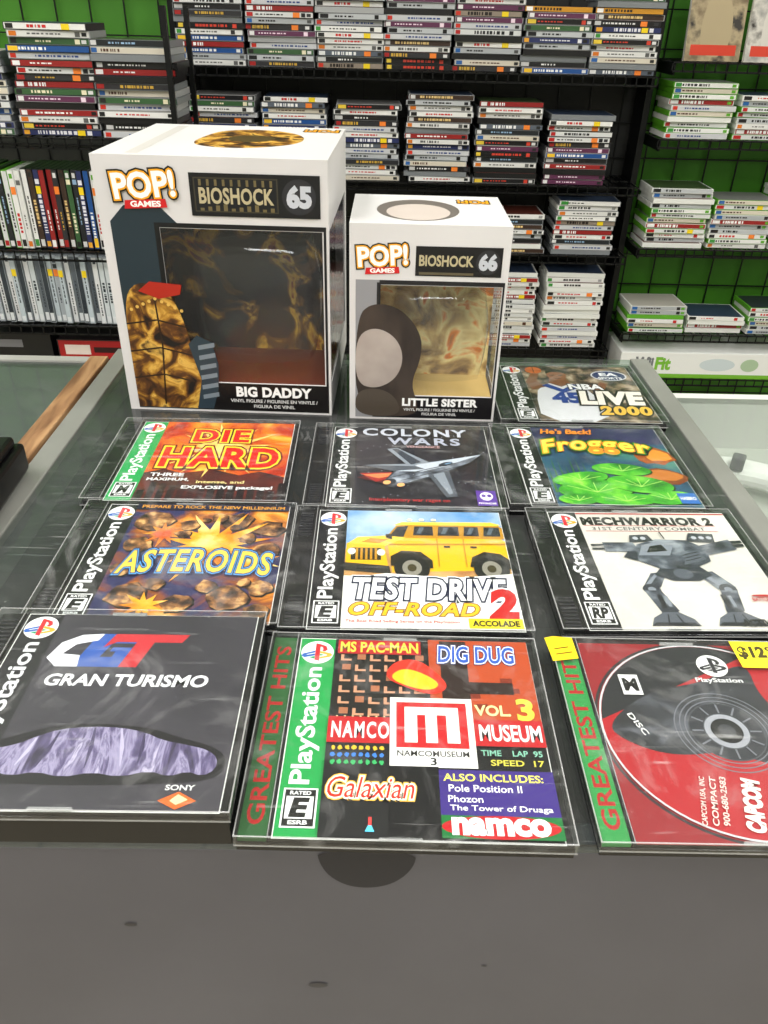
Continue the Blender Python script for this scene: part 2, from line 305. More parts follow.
a.poly([(44,76),(44,86),(64,86),(66,76)],met); a.poly([(104,82),(128,90),(130,79),(107,72)],met); a.rect(36,78,44,80,G4); a.rect(36,82,44,84,G4); a.poly([(128,88),(136,89),(136,86),(129,85)],G4); a.poly([(128,84),(136,85),(136,82),(129,81)],G4)
a.poly([(54,70),(58,76),(64,76),(62,66)],G1); a.poly([(100,88),(104,97),(120,96),(118,86)],G1); a.poly([(62,86),(64,94),(76,95),(78,88)],G1)
for i in range(3): a.ell(106+i*5,91.5,1.8,1.8,'#b8bcc4')
for i in range(2): a.ell(67+i*5,90.5,1.8,1.8,'#b8bcc4')
a.line([(86,90),(85,98)],.8,G4)
a.text('BATTLETECH',127,28,17,3.2,'#b02020',off=.03); a.ell(127,31.5,8,1,'#b02020')
a.text('ACTIVISION',119,7,30,5.4,'#141414',off=.06,shear=.1)
jewel(.109,.335,1,'jewel case with grey walking machine on cream cover',a)

# --- action fire
a=Art(); strip(a,'#18a050','#f4f4f4','M')
a.rect(34.5,2,137,123,noisemat('fire_print',[(.3,'#3c0a06'),(.42,'#c03408'),(.52,'#f08010'),(.66,'#f8d050')],16,6,1.5))
a.poly([(34.5,2),(137,2),(137,36),(118,44),(104,38),(84,46),(62,40),(48,46),(34.5,40)],noisemat('dusk_print',[(.35,'#1a0c0c'),(.7,'#70200c')],30))
for i,x in enumerate(range(36,136,7)): a.rect(x,2,x+5,16+(i*37)%13,'#180c0c')
a.star(86,78,18,46,16,noisemat('burst_print',[(.3,'#f08818'),(.6,'#fce880')],40),9)
a.title('DIE',82,99,42,19,['#701008','#f8d830','#d82010'],[.13,.09,.035],sp=1.15)
a.title('HARD',86,64,86,28,['#701008','#f8d830','#d82010'],[.13,.09,.035],sp=1.12)
a.text('THREE',52,37,24,4.4,'#f4f4f4',off=.03); a.text('MAXIMUM,',54,30,30,4.4,'#f4f4f4',off=.03); a.text('intense, and',92,27,34,4.4,'#f4e090',off=.02); a.text('EXPLOSIVE package!',98,19,64,5.4,'#f4f4f4',off=.03)
jewel(-.2065,.4655,.3,'green-striped jewel case with fiery red and orange cover',a)

# --- space
a=Art(); strip(a,'#101014','#f0f0f0','E'); a.rect(34.5,2,137,123,noisemat('space_print',[(.3,'#08080e'),(.55,'#1c1c28'),(.68,'#40343c'),(.76,'#5c3430')],12,6))
for i in range(60): x=36+(i*37.7)%100; y=4+(i*53.3)%116; a.rect(x,y,x+.7,y+.7,'#c8c8d8')
a.text('COLONY',80,113,82,12,'#c8ccd8',off=.03,sp=1.15); a.text('WARS',87,98,56,11,'#b4b8c8',off=.03,sp=1.3); a.text('VENGEANCE',86,89,26,3.4,'#d0a0a0',off=.02)
a.poly([(36,40),(74,52),(60,30)],'#581014'); a.poly([(38,46),(80,50),(50,34)],'#a02018'); a.poly([(40,44),(76,49),(52,39)],'#f08048')
HU=noisemat('hull_print',[(.35,'#3c424c'),(.5,'#727a86'),(.65,'#b4bcc8')],70,4)
a.poly([(54,32),(66,56),(82,64),(104,70),(132,80),(122,66),(106,52),(92,42),(74,32),(62,26)],'#2c3038'); a.poly([(56,34),(68,56),(84,63),(104,69),(130,78),(120,65),(104,53),(90,44),(72,33),(62,29)],HU)
a.poly([(66,50),(82,61),(130,78),(100,58),(84,50)],'#c8d0dc'); a.poly([(40,58),(74,62),(86,54),(62,50)],'#50565f'); a.poly([(42,58),(74,61),(80,58)],'#949ca6')
a.poly([(88,46),(100,14),(108,16),(104,52)],'#50565f'); a.poly([(92,46),(102,18),(105,20),(100,50)],'#8c949e'); a.poly([(74,58),(58,84),(66,86),(90,64)],'#8c949e'); a.poly([(76,60),(62,84),(66,85),(84,64)],'#3c424c')
a.ell(102,62,6,2.6,'#182838',rot=28); a.ell(104,63,3,1,'#6c90b0',rot=28); a.line([(60,40),(110,64)],.8,'#22252c'); a.line([(68,36),(114,60)],.6,'#22252c'); a.ell(60,34,5,4,'#30343c',rot=40); a.ell(58,33,3,2.6,'#f8b070',rot=40); a.ell(68,30,3,2.4,'#f8b070',rot=40)
a.text('Interplanetary war rages on',74,9,56,5.5,'#b83030',off=.01); a.rect(121,4,135,24,'#5c3c98'); a.smooth([(123,18),(126,22),(130,22),(133,18),(132,13),(128,10),(124,13)],'#e8e0f4',2); a.ell(126,17,1.5,2,'#5c3c98'); a.ell(130,17,1.5,2,'#5c3c98'); a.text('PSYGNOSIS',128,7,12,2,'#f4f0fc',off=.03)
jewel(-.0495,.4625,-.5,'jewel case with grey spaceship on dark starry cover',a)

# --- pond
a=Art(); strip(a,'#101014','#f0f0f0','E')
a.rect(34.5,2,137,123,noisemat('swamp_print',[(.3,'#14243c'),(.45,'#24506c'),(.6,'#3c7c6c'),(.72,'#6c9c40')],18,5,.8))
a.rect(34.5,96,137,123,noisemat('dusk_sky_print',[(.35,'#141c44'),(.7,'#342c5c')],16))
LG=noisemat('leaf_print',[(.32,'#1c6c14'),(.48,'#40a824'),(.62,'#78d038'),(.75,'#c0f070')],40,5)
for i in range(7): x=36+i*4.6; a.poly([(x,20),(x+1,60+(i*17)%24),(x+2.2,20)],'#2c6828')
a.blob(124,76,15,14,'#a04c14',.2,14,3); a.blob(126,77,11,9,'#e89030',.2,12,4); a.blob(120,44,18,12,'#7c3c18',.15,12,6); a.blob(121,46,14,8,'#c0702c',.2,12,6)
for i,(x,y,rx,ry,r) in enumerate([(58,40,22,9,14),(92,54,22,9,-6),(66,24,28,13,6),(100,32,24,12,-10),(50,10,14,7,0),(84,10,24,8,3),(116,13,18,9,8)]):
    a.ell(x+1,y-1.0,rx,ry,'#0c3010',rot=r); a.ell(x,y,rx,ry,LG,rot=r)
    for t in range(-2,3): a.line([(x,y-ry*.3),(x+t*rx*.36,y+ry*.75*(1-abs(t)*.25))],.5,'#b8ec70')
a.text("He's Back!",62,114,42,8,'#f08c28',off=.04,shear=.2)
a.title('Frogger',80,84,84,26,['#142c14','#3c8c1c','#f09018','#fbe850'],[.14,.1,.06,.02],shear=.1,arc=7,sp=1.12)
a.rect(122,5,135,19,'#2868b8'); a.text('HASBRO',128.5,12,11,4,'#f4f4f4',off=.03)
jewel(.0975,.4675,.4,'jewel case with green pond leaves and yellow lettering',a)

# --- basketball
a=Art(); strip(a,'#101014','#f0f0f0','E')
a.rect(34.5,2,137,123,noisemat('crowd_print',[(.3,'#141010'),(.45,'#40342c'),(.58,'#8c7860'),(.7,'#c8b8a0')],70,5))
a.smooth([(36,2),(40,60),(50,78),(60,84),(72,84),(86,76),(94,50),(96,2)],'#d8d8dc',1); a.poly([(56,82),(58,94),(74,94),(76,82),(66,74)],'#7c4c34'); a.smooth([(57,96),(57,108),(62,113),(71,113),(76,106),(75,95),(70,88),(62,88)],'#8c583c',2); a.smooth([(56,103),(58,113),(66,117),(75,113),(77,103),(72,108),(62,109)],'#1c120e',2)
a.rect(60,100,64,101.6,'#1c120e'); a.rect(68,100,72,101.6,'#1c120e'); a.rect(63,92,69,93.2,'#4c1c18')
a.poly([(38,66),(34.6,84),(44,108),(50,104),(45,86),(52,74)],'#7c4c34'); a.poly([(86,72),(102,62),(110,82),(104,86),(98,74),(90,82)],'#7c4c34'); a.ell(46,112,8,8,'#c0602c'); a.line([(38,112),(54,112)],.7,'#301408'); a.line([(46,104),(46,120)],.7,'#301408')
a.text('45',66,50,24,20,'#203c8c',off=.06); a.poly([(48,76),(54,80),(66,68),(78,80),(84,74),(66,60)],'#203c8c')
a.ell(116,101,17,12,'#d8d8dc'); a.ell(116,101,15.6,10.8,'#1c2c60'); a.text('EA',116,104,16,7,'#f4f4f4',off=.04); a.text('SPORTS',116,95,22,4.6,'#f4f4f4',off=.03)
a.title('NBA',88,74,30,11,['#181418','#f4f4f4'],[.1,.04]); a.title('LIVE',106,50,56,25,['#181418','#f4ece0'],[.13,.06],shear=.15,sp=1.1); a.title('2000',112,24,44,16,['#181418','#e8b848'],[.12,.05],shear=.15,sp=1.1)
jewel(.1085,.6045,.2,'jewel case with basketball player in white jersey cover',a)

# --- disc in open-faced case
a=Art(); a.rect(15.5,1.5,139,123.5,'#8c1c24'); a.ring(75,62.5,60.6,62,'#2a2a2e',64)
e=jewel(.0985,.2,-.5,'clear jewel case holding a red game disc',a,hinge='#2c8c44',hingetxt='GREATEST HITS')
d=Art(); d.ell(0,0,60,60,'#c8c8cc',64); d.ell(0,0,59,59,'#a81420',64)
d.add([(58.8*math.cos(math.radians(t)),58.8*math.sin(math.radians(t))) for t in range(62,178,4)],[tuple(range(29))],'#232428')
GRY=noisemat('disc_grey_print',[(.35,'#1c1d21'),(.5,'#303238'),(.65,'#5c5e66')],30,5,1.5)
d.smooth([(-58,3),(-30,26),(0,32),(28,50),(24,20),(44,-4),(34,-22),(14,-20),(-4,-12),(-30,-16),(-50,-8)],GRY)
for rr in (19,21.5,24): d.ring(0,0,rr,rr+.6,'#6c6e76')
d.ell(0,0,18,18,'#4a4c52'); d.ring(0,0,11,17.4,'#2c2e34'); d.ring(0,0,7.5,10.4,'#9a9ca4')
for i in range(12):
    t=i*math.pi/6; d.line([(11.2*math.cos(t),11.2*math.sin(t)),(16.8*math.cos(t),16.8*math.sin(t))],.9,'#70727a')
d.ell(0,0,7.5,7.5,'#101114'); d.ell(0,0,4,4,'#3a3b40')
d.ell(8,44,8,8,'#e8e8e8'); pslogo(d,8,44,.78,True); d.text('PlayStation',8,33,24,4,'#e8e8e8',off=.02)
d.text('DISC',-42,3,14,2.8,'#e8e8e8',rot=-68,off=.02); d.text('CAPCOM',-4,-42,27,7,'#f4e4dc',rot=75,off=.07)
for i,t in enumerate(['CAPCOM USA, INC','COMPACT','900-680-2583']): d.text(t,-25+i*4.6,-40,26,2.6,'#f0d0c8',rot=75,off=.02)
d.title('2',46,-4,20,34,['#e8c030','#c02018'],[.05,.01],rot=-15)
d.rect(-44,22,-34,36,'#e8e8e8'); d.text('M',-39,29,6.5,8,'#101010',off=.04)
d.build('game_disc',e,(75*K,62.5*K,8.0*K),(0,0,0),k=K)
p=Art(); p.poly([(0,0),(34,-1),(35,19),(0,20)],'#f0dc28'); p.text('$12',9,11,14,9,'#403810',off=.05,shear=.1); p.text('99',21,13,7,5,'#403810',off=.03)
p.build('price_sticker',e,(98*K,104*K,10.2*K),(0,0,.02),k=K)
p=Art(); p.poly([(0,0),(14,1),(15,17),(5,19),(0,18)],'#e8c828'); p.line([(3,5),(12,6)],.8,'#685010'); p.line([(3,9),(11,10)],.8,'#685010')
p.build('torn_sticker',e,(-1*K,106*K,10.15*K),(0,0,.1),k=K)

# ------------------------------------------------------------ boxed figures
def poplogo(f,cx,cy,w,rot=4):
    h=w*.62
    f.title('POP!',cx,cy+h*.12,w,h*.62,['#141414','#f0a41c','#fbfbf6'],[.13,.08,.03],rot=rot)
    f.poly([(cx-w*.36,cy-h*.5),(cx+w*.36,cy-h*.44),(cx+w*.34,cy-h*.22),(cx-w*.34,cy-h*.28)],'#c81c20'); f.text('GAMES',cx,cy-h*.36,w*.5,h*.14,'#fbfbf6',off=.04,rot=rot*.4)
WHITE=mat('#d4d2d2',.4,vary=.05,scale=8)
def popbox(x,y,rz,W,D,H,label,wx0,wx1,wz0,wz1,front,top,inner,side,shelfcol):
    e=empty('toy_box',(x,y,1.0),math.radians(rz),label,'toy box','boxed vinyl figures on the counter')
    t=.8; sy0,sy1=6,D-14
    L=[(0,0,0,W,D,t,WHITE),(0,0,H-t,W,D,H,WHITE),(0,D-t,t,W,D,H-t,WHITE),(0,0,t,t,D-t,H-t,WHITE),
       (t,0,t,wx0,t,H-t,WHITE),(wx1,0,t,W-t,t,H-t,WHITE),(wx0,0,t,wx1,t,wz0,WHITE),(wx0,0,wz1,wx1,t,H-t,WHITE),
       (W-t,0,t,W,sy0,H-t,WHITE),(W-t,sy1,t,W,D-t,H-t,WHITE),(W-t,sy0,t,W,sy1,wz0,WHITE),(W-t,sy0,wz1,W,sy1,H-t,WHITE)]
    boxes('box_shell',L,e,0,.001)
    front.build('front_print',e,(0,-.0002,0),(math.pi/2,0,0))
    top.build('top_print',e,(0,0,(H+.05)*.001))
    side.build('side_print',e,(-.0002,D*.001,0),(math.pi/2,0,-math.pi/2))
    boxes('window_film',[(wx0-1,t,wz0-1,wx1+1,t+.3,wz1+1,FILM),(W-t-.4,sy0-1,wz0-1,W-t-.1,sy1+1,wz1+1,FILM)],e,0,.001)
    boxes('backdrop_card',[(t+2,D*.5,t+1,W-t-2,D*.5+.8,H-t-2,inner),(t+2,t+2,t+1,W-t-2,D*.5,wz0-3,shelfcol),(t+.2,t+1,t+1,t+1,D*.5,H-t-2,inner)],e,0,.001)
    bm=bmesh.new(); bmesh.ops.create_cube(bm,size=1); bmesh.ops.subdivide_edges(bm,edges=bm.edges[:],cuts=6,use_grid_fill=True)
    cx,cz=(wx0+W)/2,(wz0+wz1)/2; rx,rz2=(W-wx0)*.42,(wz1-wz0)*.46
    for v in bm.verts:
        q=v.co.normalized()*.5; v.co=v.co.lerp(q,.45)
        v.co=Vector(((cx+v.co.x*2*rx)*.001,(D*.27+v.co.y*D*.44)*.001,(cz+v.co.z*2*rz2)*.001))
    me=bpy.data.meshes.new('blister_tray'); bm.to_mesh(me); bm.free(); me.materials.append(FILM)
    for p_ in me.polygons: p_.use_smooth=True
    link(bpy.data.objects.new('blister_tray',me),e)
    return e
BRZ=noisemat('bronze_print',[(.34,'#140e0a'),(.45,'#5c3814'),(.53,'#a87828'),(.6,'#d8ac50'),(.7,'#3c2414')],55,6,1.0)
INN=noisemat('golden_backdrop',[(.4,'#08080a'),(.52,'#20160f'),(.58,'#6c4818'),(.63,'#d8a838'),(.68,'#8c4014'),(.74,'#140e0c')],26,6,1.2)
INN2=noisemat('sunny_backdrop',[(.3,'#5c4430'),(.44,'#c8a468'),(.55,'#f4e0a0'),(.62,'#e88030'),(.7,'#a8703c'),(.8,'#3c342c')],30,5,1.4)
f=Art(); W,D,H=178,182,208
f.rect(8,2,42,160,'#24323a'); f.poly([(8,160),(20,172),(44,176),(60,160),(60,157),(8,157)],'#24323a')
f.rect(42,156.5,176,160,'#0e0f12'); f.rect(174,2,176,160,'#0e0f12'); f.rect(42,2,176,27.5,'#120f10')
f.poly([(42,27),(46,27),(46,156.6),(42,156.6)],'#0e0f12')
f.smooth([(8,20),(8,96),(20,114),(44,110),(56,86),(62,50),(66,28),(72,3),(8,3)],BRZ,2); f.rect(8,3,60,30,BRZ)
for yy in (30,54,78): f.line([(8,yy),(34,yy+4),(60,yy-2)],1.4,'#2c1c0e')
f.line([(32,6),(36,60),(34,108)],1.4,'#2c1c0e')
for i in range(9): f.ell(14+i*5.2,100-abs(i-4)*2.4,1.4,1.4,'#d8b058')
f.poly([(58,62),(66,70),(78,64),(82,44),(80,22),(74,3),(60,3),(66,30)],'#2c3a44')
for yy in range(12,60,9): f.poly([(66,yy),(80,yy+3),(80,yy+7),(66,yy+4)],'#74808a')
f.poly([(22,106),(32,114),(58,112),(56,104),(38,100)],'#a82818')
f.rect(73,166,172,197,'#101114'); f.rect(76,169,140,194,'#3c382c'); f.rect(77,170,139,193,'#14161a')
for i,x in enumerate(range(80,136,6)): f.rect(x,170,x+3,172+(i*5)%4,'#6c6040'); f.rect(x,188+(i*3)%3,x+2,192.6,'#6c6040')
f.text('BIOSHOCK',108,181,56,11,'#b8ac88',off=.03,sp=1.05)
f.ell(156,181.5,13,13,'#2c2c30'); f.text('65',156,181.5,17,14,'#c0c4cc',off=.06)
poplogo(f,38,184,46)
f.text('BIG DADDY',128,20.5,64,8.5,'#f4f4f4',off=.05,sp=1.06); f.text('VINYL FIGURE / FIGURINE EN VINYLE /',128,12,76,3,'#d8d8d8',off=.02); f.text('FIGURA DE VINIL',128,7,36,3,'#d8d8d8',off=.02)
tp=Art(); tp.smooth([(60,60),(62,110),(72,150),(110,160),(146,130),(150,80),(120,50),(90,44)],BRZ); tp.rect(24,8,34,170,'#c4c0bc'); tp.ell(104,100,20,20,'#4c3c24')
tp.text('POP!',158,160,30,16,'#141414',off=.12,rot=180); tp.text('POP!',158,160,30,16,'#f0a41c',off=.03,rot=180)
sd=Art(); sd.rect(4,4,176,150,'#24323a'); sd.poly([(10,4),(20,90),(70,130),(130,100),(160,4)],BRZ); sd.rect(60,166,160,197,'#101114'); sd.text('BIOSHOCK',110,181,80,12,'#b8ac88',off=.02)
popbox(-.2155,.6325,-2,W,D,H,'large white window box with bronze and black print',46,173,28,156,f,tp,INN,sd,'#6c2c14')
f=Art(); W,D,H=126,112,165
f.rect(5,2,24,122,'#8c8c90'); f.rect(24,118.5,124,122,'#1a1a1e'); f.rect(122.5,2,124,120,'#1a1a1e'); f.rect(20,2,124,22.5,'#141216'); f.poly([(22,22),(25,22),(25,120),(22,120)],'#1a1a1e')
f.smooth([(5,3),(5,90),(18,104),(42,100),(60,78),(60,56),(52,34),(60,14),(56,3)],noisemat('dark_print',[(.3,'#1c1614'),(.7,'#4c4038')],30,5,0,stretch=(1,.4,1))); f.smooth([(5,34),(5,74),(20,84),(38,76),(46,58),(40,38),(22,28)],noisemat('pale_print',[(.3,'#80746e'),(.7,'#c0b4ac')],14,4)); f.smooth([(5,3),(5,26),(24,30),(40,22),(46,3)],'#4c443c')
f.rect(52,126,120,149,'#101114'); f.rect(55,127,98,129,'#5c5440'); f.text('BIOSHOCK',76,138,42,8,'#b8ac88',off=.03); f.ell(109,137.5,9.5,9.5,'#2c2c30'); f.text('66',109,137.5,13,11,'#c0c4cc',off=.06)
poplogo(f,26,138,38)
f.text('LITTLE SISTER',78,17,64,6.6,'#f4f4f4',off=.05,sp=1.06); f.text('VINYL FIGURE / FIGURINE EN VINYLE /',78,10,62,2.5,'#d8d8d8',off=.02); f.text('FIGURA DE VINIL',78,6,30,2.5,'#d8d8d8',off=.02)
tp=Art(); tp.ell(54,52,34,40,'#6c6460'); tp.ell(54,44,26,30,'#c4b8b0'); tp.text('POP!',102,88,26,13,'#141414',off=.12,rot=180); tp.text('POP!',102,88,26,13,'#f0a41c',off=.03,rot=180)
sd=Art(); sd.rect(4,4,108,120,'#8c8c90'); sd.rect(30,128,100,150,'#101114'); sd.text('BIOSHOCK',65,139,56,9,'#b8ac88',off=.02)
popbox(-.0215,.6215,-.8,W,D,H,'small white window box with grey print and tan backdrop',25,122,23,118,f,tp,INN2,sd,'#c8a868')

# ------------------------------------------------------------ counters
WF=mat('#7c7d78',.35,vary=.12,scale=15); DG=mat('#56555b',.5,vary=.14,scale=5,bump=.2)
c=empty('display_counter',(0,0,0),0,'glass-topped display counter with dark grey end panel','display counter')
boxes('end_panel',[(-.262,.207,.0,.279,.222,.994,DG)],c,.002)
boxes('counter_glass',[(-.262,.206,.994,.279,.772,1.0,GLASS)],c,0)
boxes('counter_trim',[(-.2665,.206,.97,-.2485,.772,1.0015,WF),(.2665,.206,.97,.2845,.772,1.0015,WF),(-.2485,.758,.97,.2665,.772,.994,WF)],c,.001)
boxes('counter_body',[(-.262,.222,0,-.255,.772,.97,mat('#5c5e5e',.5)),(.272,.222,0,.279,.772,.97,mat('#5c5e5e',.5)),(-.255,.76,0,.272,.772,.97,mat('#5c5e5e',.5)),(-.255,.222,.62,.272,.76,.64,mat('#484c4a',.5,vary=.35,scale=9))],c,0)
w=Art(); w.smooth([(-22,.0),(22,0),(21,-12),(14,-23),(4,-28),(-8,-27),(-17,-19),(-21,-9)],mat('#2a292d',.6),2)
w.build('worn_patch',c,(.0,.2066,.993),(math.pi/2,0,0))
for x,z,r in ((-24,-115,5),(-112,-60,3),(60,-95,1.5)):
    w=Art(); w.ell(x,z,r,r*.5,'#323035'); w.build('scuff_mark',c,(.0,.2066,.993),(math.pi/2,0,0))
c=empty('display_counter',(0,0,0),0,'glass counter with thin tan wooden edge rail','display counter')
WOOD=noisemat('wood_grain',[(.3,'#6c4c34'),(.5,'#94704e'),(.7,'#b8946c')],14,6,.5,stretch=(8,1,8))
boxes('wood_rail',[(-.286,.34,.955,-.268,.745,1.004,WOOD)],c,.001)
boxes('counter_glass',[(-1.1,.34,.994,-.286,.735,1.0,GLASS)],c,0)
boxes('counter_body',[(-1.1,.34,0,-.286,.355,.994,mat('#4c4c4c',.5)),(-1.1,.735,0,-.286,.747,1.002,mat('#a0a09c',.45)),(-1.1,.355,.7,-.286,.735,.72,mat('#505454',.5,vary=.3,scale=8))],c,0)
c=empty('display_counter',(0,0,0),0,'low glass counter with white interior shelf','display counter')
boxes('counter_glass',[(.2855,.5,.964,1.2,.745,.97,clearmat('clear_counter_glass',ior=1.5,tint=(.93,.95,.94,1),haze=.05,rough=.03))],c,0)
boxes('counter_body',[(.2855,.5,0,1.2,.51,.964,mat('#a8a49a',.5)),(.2855,.745,0,1.2,.757,.97,mat('#c8c8c4',.45)),(.2855,.51,.90,1.2,.745,.912,mat('#b4b6ae',.5,vary=.1,scale=8))],c,0)
e=empty('card_reader',(-.306,.395,1.0042),.05,'black plastic card reader on the wooden rail','card reader')
boxes('reader_body',[(0,0,0,.052,.12,.022,mat('#101012',.35)),(.004,.07,.022,.048,.115,.03,mat('#101012',.35))],e,.003)
boxes('reader_keypad',[(.006+.014*i,.01+.014*j,.022,.016+.014*i,.02+.014*j,.025,mat('#3a3a3e',.5)) for i in range(3) for j in range(4)],e,0)
e=empty('game_controller',(.37,.645,.9135),-.5,'white game controller lying on glass counter shelf','game controller')
def skinny(name,pts,parent,mt,loc=(0,0,0)):
    me=bpy.data.meshes.new(name); me.from_pydata([p[0] for p in pts],[(i,i+1) for i in range(len(pts)-1)],[]); o=link(bpy.data.objects.new(name,me),parent,loc)
    o.modifiers.new('s','SKIN')
    for i,p in enumerate(pts): me.skin_vertices[0].data[i].radius=(p[1],p[1]*.8)
    me.skin_vertices[0].data[0].use_root=True
    m=o.modifiers.new('u','SUBSURF'); m.levels=2; m.render_levels=2; me.materials.append(mt); return o
skinny('controller_body',[((-.065,-.06,.014),.011),((-.055,-.02,.018),.016),((-.03,.005,.018),.018),((0,.008,.018),.016),((.03,.005,.018),.018),((.055,-.02,.018),.016),((.065,-.06,.014),.011)],e,mat('#e8e8e4',.35))
for sx in (-1,1):
    o=boxes('thumb_stick',[(sx*.022-.006,-.012,.026,sx*.022+.006,0,.041,mat('#505054',.5))],e,.002)

# ------------------------------------------------------------ room
def struct(o): o['kind']='structure'; return o
GREEN=mat('#3f7f18',.6,vary=.12,scale=3)
struct(boxes('wall_back',[(-2.4,2.72,0,2.6,2.82,2.8,GREEN)]))
struct(boxes('wall_left',[(-2.5,-2.5,0,-2.4,2.82,2.8,mat('#c8c8bc',.7,vary=.04,scale=3))]))
struct(boxes('wall_right',[(2.6,-2.5,0,2.7,2.82,2.8,mat('#c8c8bc',.7,vary=.04,scale=3))]))
struct(boxes('wall_front',[(-2.5,-2.6,0,2.7,-2.5,2.8,mat('#c8c8bc',.7,vary=.04,scale=3))]))
struct(boxes('ceiling',[(-2.5,-2.6,2.8,2.7,2.82,2.9,mat('#dcdcd8',.8,vary=.03,scale=4))]))
m,nt,b=newmat('floor_tile'); br=nt.nodes.new('ShaderNodeTexBrick'); tc=nt.nodes.new('ShaderNodeTexCoord'); nt.links.new(tc.outputs['Object'],br.inputs[0]); br.offset=0
br.inputs['Scale'].default_value=1; br.inputs['Brick Width'].default_value=.3; br.inputs['Row Height'].default_value=.3; br.inputs['Mortar Size'].default_value=.005
br.inputs['Color1'].default_value=lin('#b0a896'); br.inputs['Color2'].default_value=lin('#a69e8c'); br.inputs['Mortar'].default_value=lin('#6c665a'); nt.links.new(br.outputs[0],b.inputs['Base Color']); b.inputs['Roughness'].default_value=.35
struct(boxes('floor',[(-2.5,-2.6,-.1,2.7,2.82,0,m)]))
o=boxes('darkening_panel',[(-.62,2.712,0,.795,2.7195,1.6,mat('#141614',.6,vary=.2))],None,0); tag(o,'flat black sheet added to darken the green wall','panel')  # added sheet, darkens the wall behind the central shelves
o=boxes('darkening_panel',[(-2.2,2.712,0,-.64,2.7195,1.12,mat('#161a14',.6,vary=.2))],None,0); tag(o,'flat black sheet added to darken the green wall','panel')  # added sheet, its black stands in for the dimness behind the rack

# ------------------------------------------------------------ racks and shelves
BK=mat('#1a1b1c',.4,.5)
def wires(x0,x1,y0,y1,z):
    L=[(x0,y0,z-.004,x1,y0+.006,z,BK),(x0,y0,z-.026,x1,y0+.005,z-.021,BK),(x0,y1-.006,z-.004,x1,y1,z,BK),(x0,(y0+y1)/2,z-.005,x1,(y0+y1)/2+.005,z-.001,BK)]
    n=int((x1-x0)/.03)
    for i in range(n+1):
        x=x0+i*(x1-x0-.003)/n; L.append((x,y0,z-.004,x+.003,y1,z-.0005,BK)); L.append((x,y0,z-.026,x+.003,y0+.003,z,BK))
    return L
def shelf(x0,x1,y0,y1,z,label='black wire shelf mounted on grid panel'):
    e=empty('wire_shelf',((x0+x1)/2,y1,z),0,label,'shelf','wire shelves on the back wall')
    inv=Matrix.Translation(Vector((-(x0+x1)/2,-y1,-z)))
    o=boxes('shelf_deck',wires(x0,x1,y0,y1,z),None,0); o.parent=e; o.matrix_parent_inverse=inv
    for x in (x0+.01,x1-.016):
        b_=boxes('shelf_bracket',[(x,y0+.01,z-.034,x+.004,y1,z-.004,BK)],None,0); b_.parent=e; b_.matrix_parent_inverse=inv
L=[]
for i in range(0,43): L.append((-2.05+i*.1,2.706,0,-2.046+i*.1,2.71,2.5,BK))
for j in range(0,25): L.append((-2.05,2.702,.02+j*.1,2.16,2.706,.024+j*.1,BK))
o=boxes('grid_panel',L,None,0); tag(o,'black wire grid panel against green wall','grid panel')
for x in (.786,-.598):
    o=boxes('upright_post',[(x,2.60,0,x+.02,2.70,2.4,BK)],None,.002); tag(o,'black steel upright post between shelf bays','post','upright posts on the back wall')
for z in (1.162,.872,.668,.36): shelf(-.575,.78,2.485,2.70,z)
for z in (1.20,1.005,.695,.42): shelf(.81,1.9,2.485,2.70,z)
shelf(.81,1.9,2.47,2.70,.27)
shelf(-.575,.78,2.485,2.70,1.52); shelf(-.575,.78,2.485,2.70,.14)
e=empty('shelf_rack',(-1.0,2.05,0),0,'black freestanding rack with wire shelves','shelf rack')
LX0,LX1=-1.5,-.475
for x in (LX0,LX1-.012):
    for y in (2.04,2.28):
        boxes('rack_post',[(x+1,y-2.05,0,x+1.012,y-2.05+.012,1.3,BK)],e,0)
for z in (1.03,.765,.568,.40):
    o=boxes('rack_shelf',[(a0+1,a1-2.05,a2,a3+1,a4-2.05,a5,mm) for a0,a1,a2,a3,a4,a5,mm in wires(LX0,LX1,2.04,2.29,z)],e,0)

# ------------------------------------------------------------ media cases on the wall
def casemesh(n,L,Dp,T,shell,lab,c1,c2,tag_,topc=None):
    bm=bmesh.new(); mats=[]
    def bx(x0,y0,z0,x1,y1,z1,mt):
        if mt not in mats: mats.append(mt)
        vs=bmesh.ops.create_cube(bm,size=1)['verts']
        for v in vs: v.co=Vector(((x0+x1)/2+v.co.x*(x1-x0),(y0+y1)/2+v.co.y*(y1-y0),(z0+z1)/2+v.co.z*(z1-z0)))
        for f_ in set(f for v in vs for f in v.link_faces): f_.material_index=mats.index(mt)
    bx(0,0,0,L,Dp,T*.94,shell); e=.0004
    bx(.002,-e,.001,L-.002,0,T-.0018,lab)
    bx(.005,.002,T*.94,L-.005,Dp-.005,T*.97,topc or c1)
    R=random.Random(n); x=L*R.uniform(.12,.34); end=x+L*R.uniform(.18,.5); hh=R.choice([(.34,.6),(.28,.68),(.38,.58),(.2,.74)])
    bx(.005,-2*e,.002,.005+L*R.choice([.07,.09,.12]),-e,T-.003,tag_)
    while x<min(end,L*.84):
        w=R.uniform(.002,.009); bx(x,-2*e,T*hh[0],x+w,-e,T*hh[1],c1); x+=w+R.uniform(.0012,.005)
    if n%2: bx(L*.9,-2*e,.003,L*.96,-e,T-.004,c2)
    if n%3==0: bx(L*.82,-2.2*e,.002,L*.88,-e,T-.003,c1)
    if n%5==1: bx(L*.70,-3*e,.001,L*.70+.018,-2*e,T-.002,mat('#f08030' if n%2 else '#f0d020',.4))
    me=bpy.data.meshes.new('media_case'); bm.to_mesh(me); bm.free()
    for mm in mats: me.materials.append(mm)
    return me
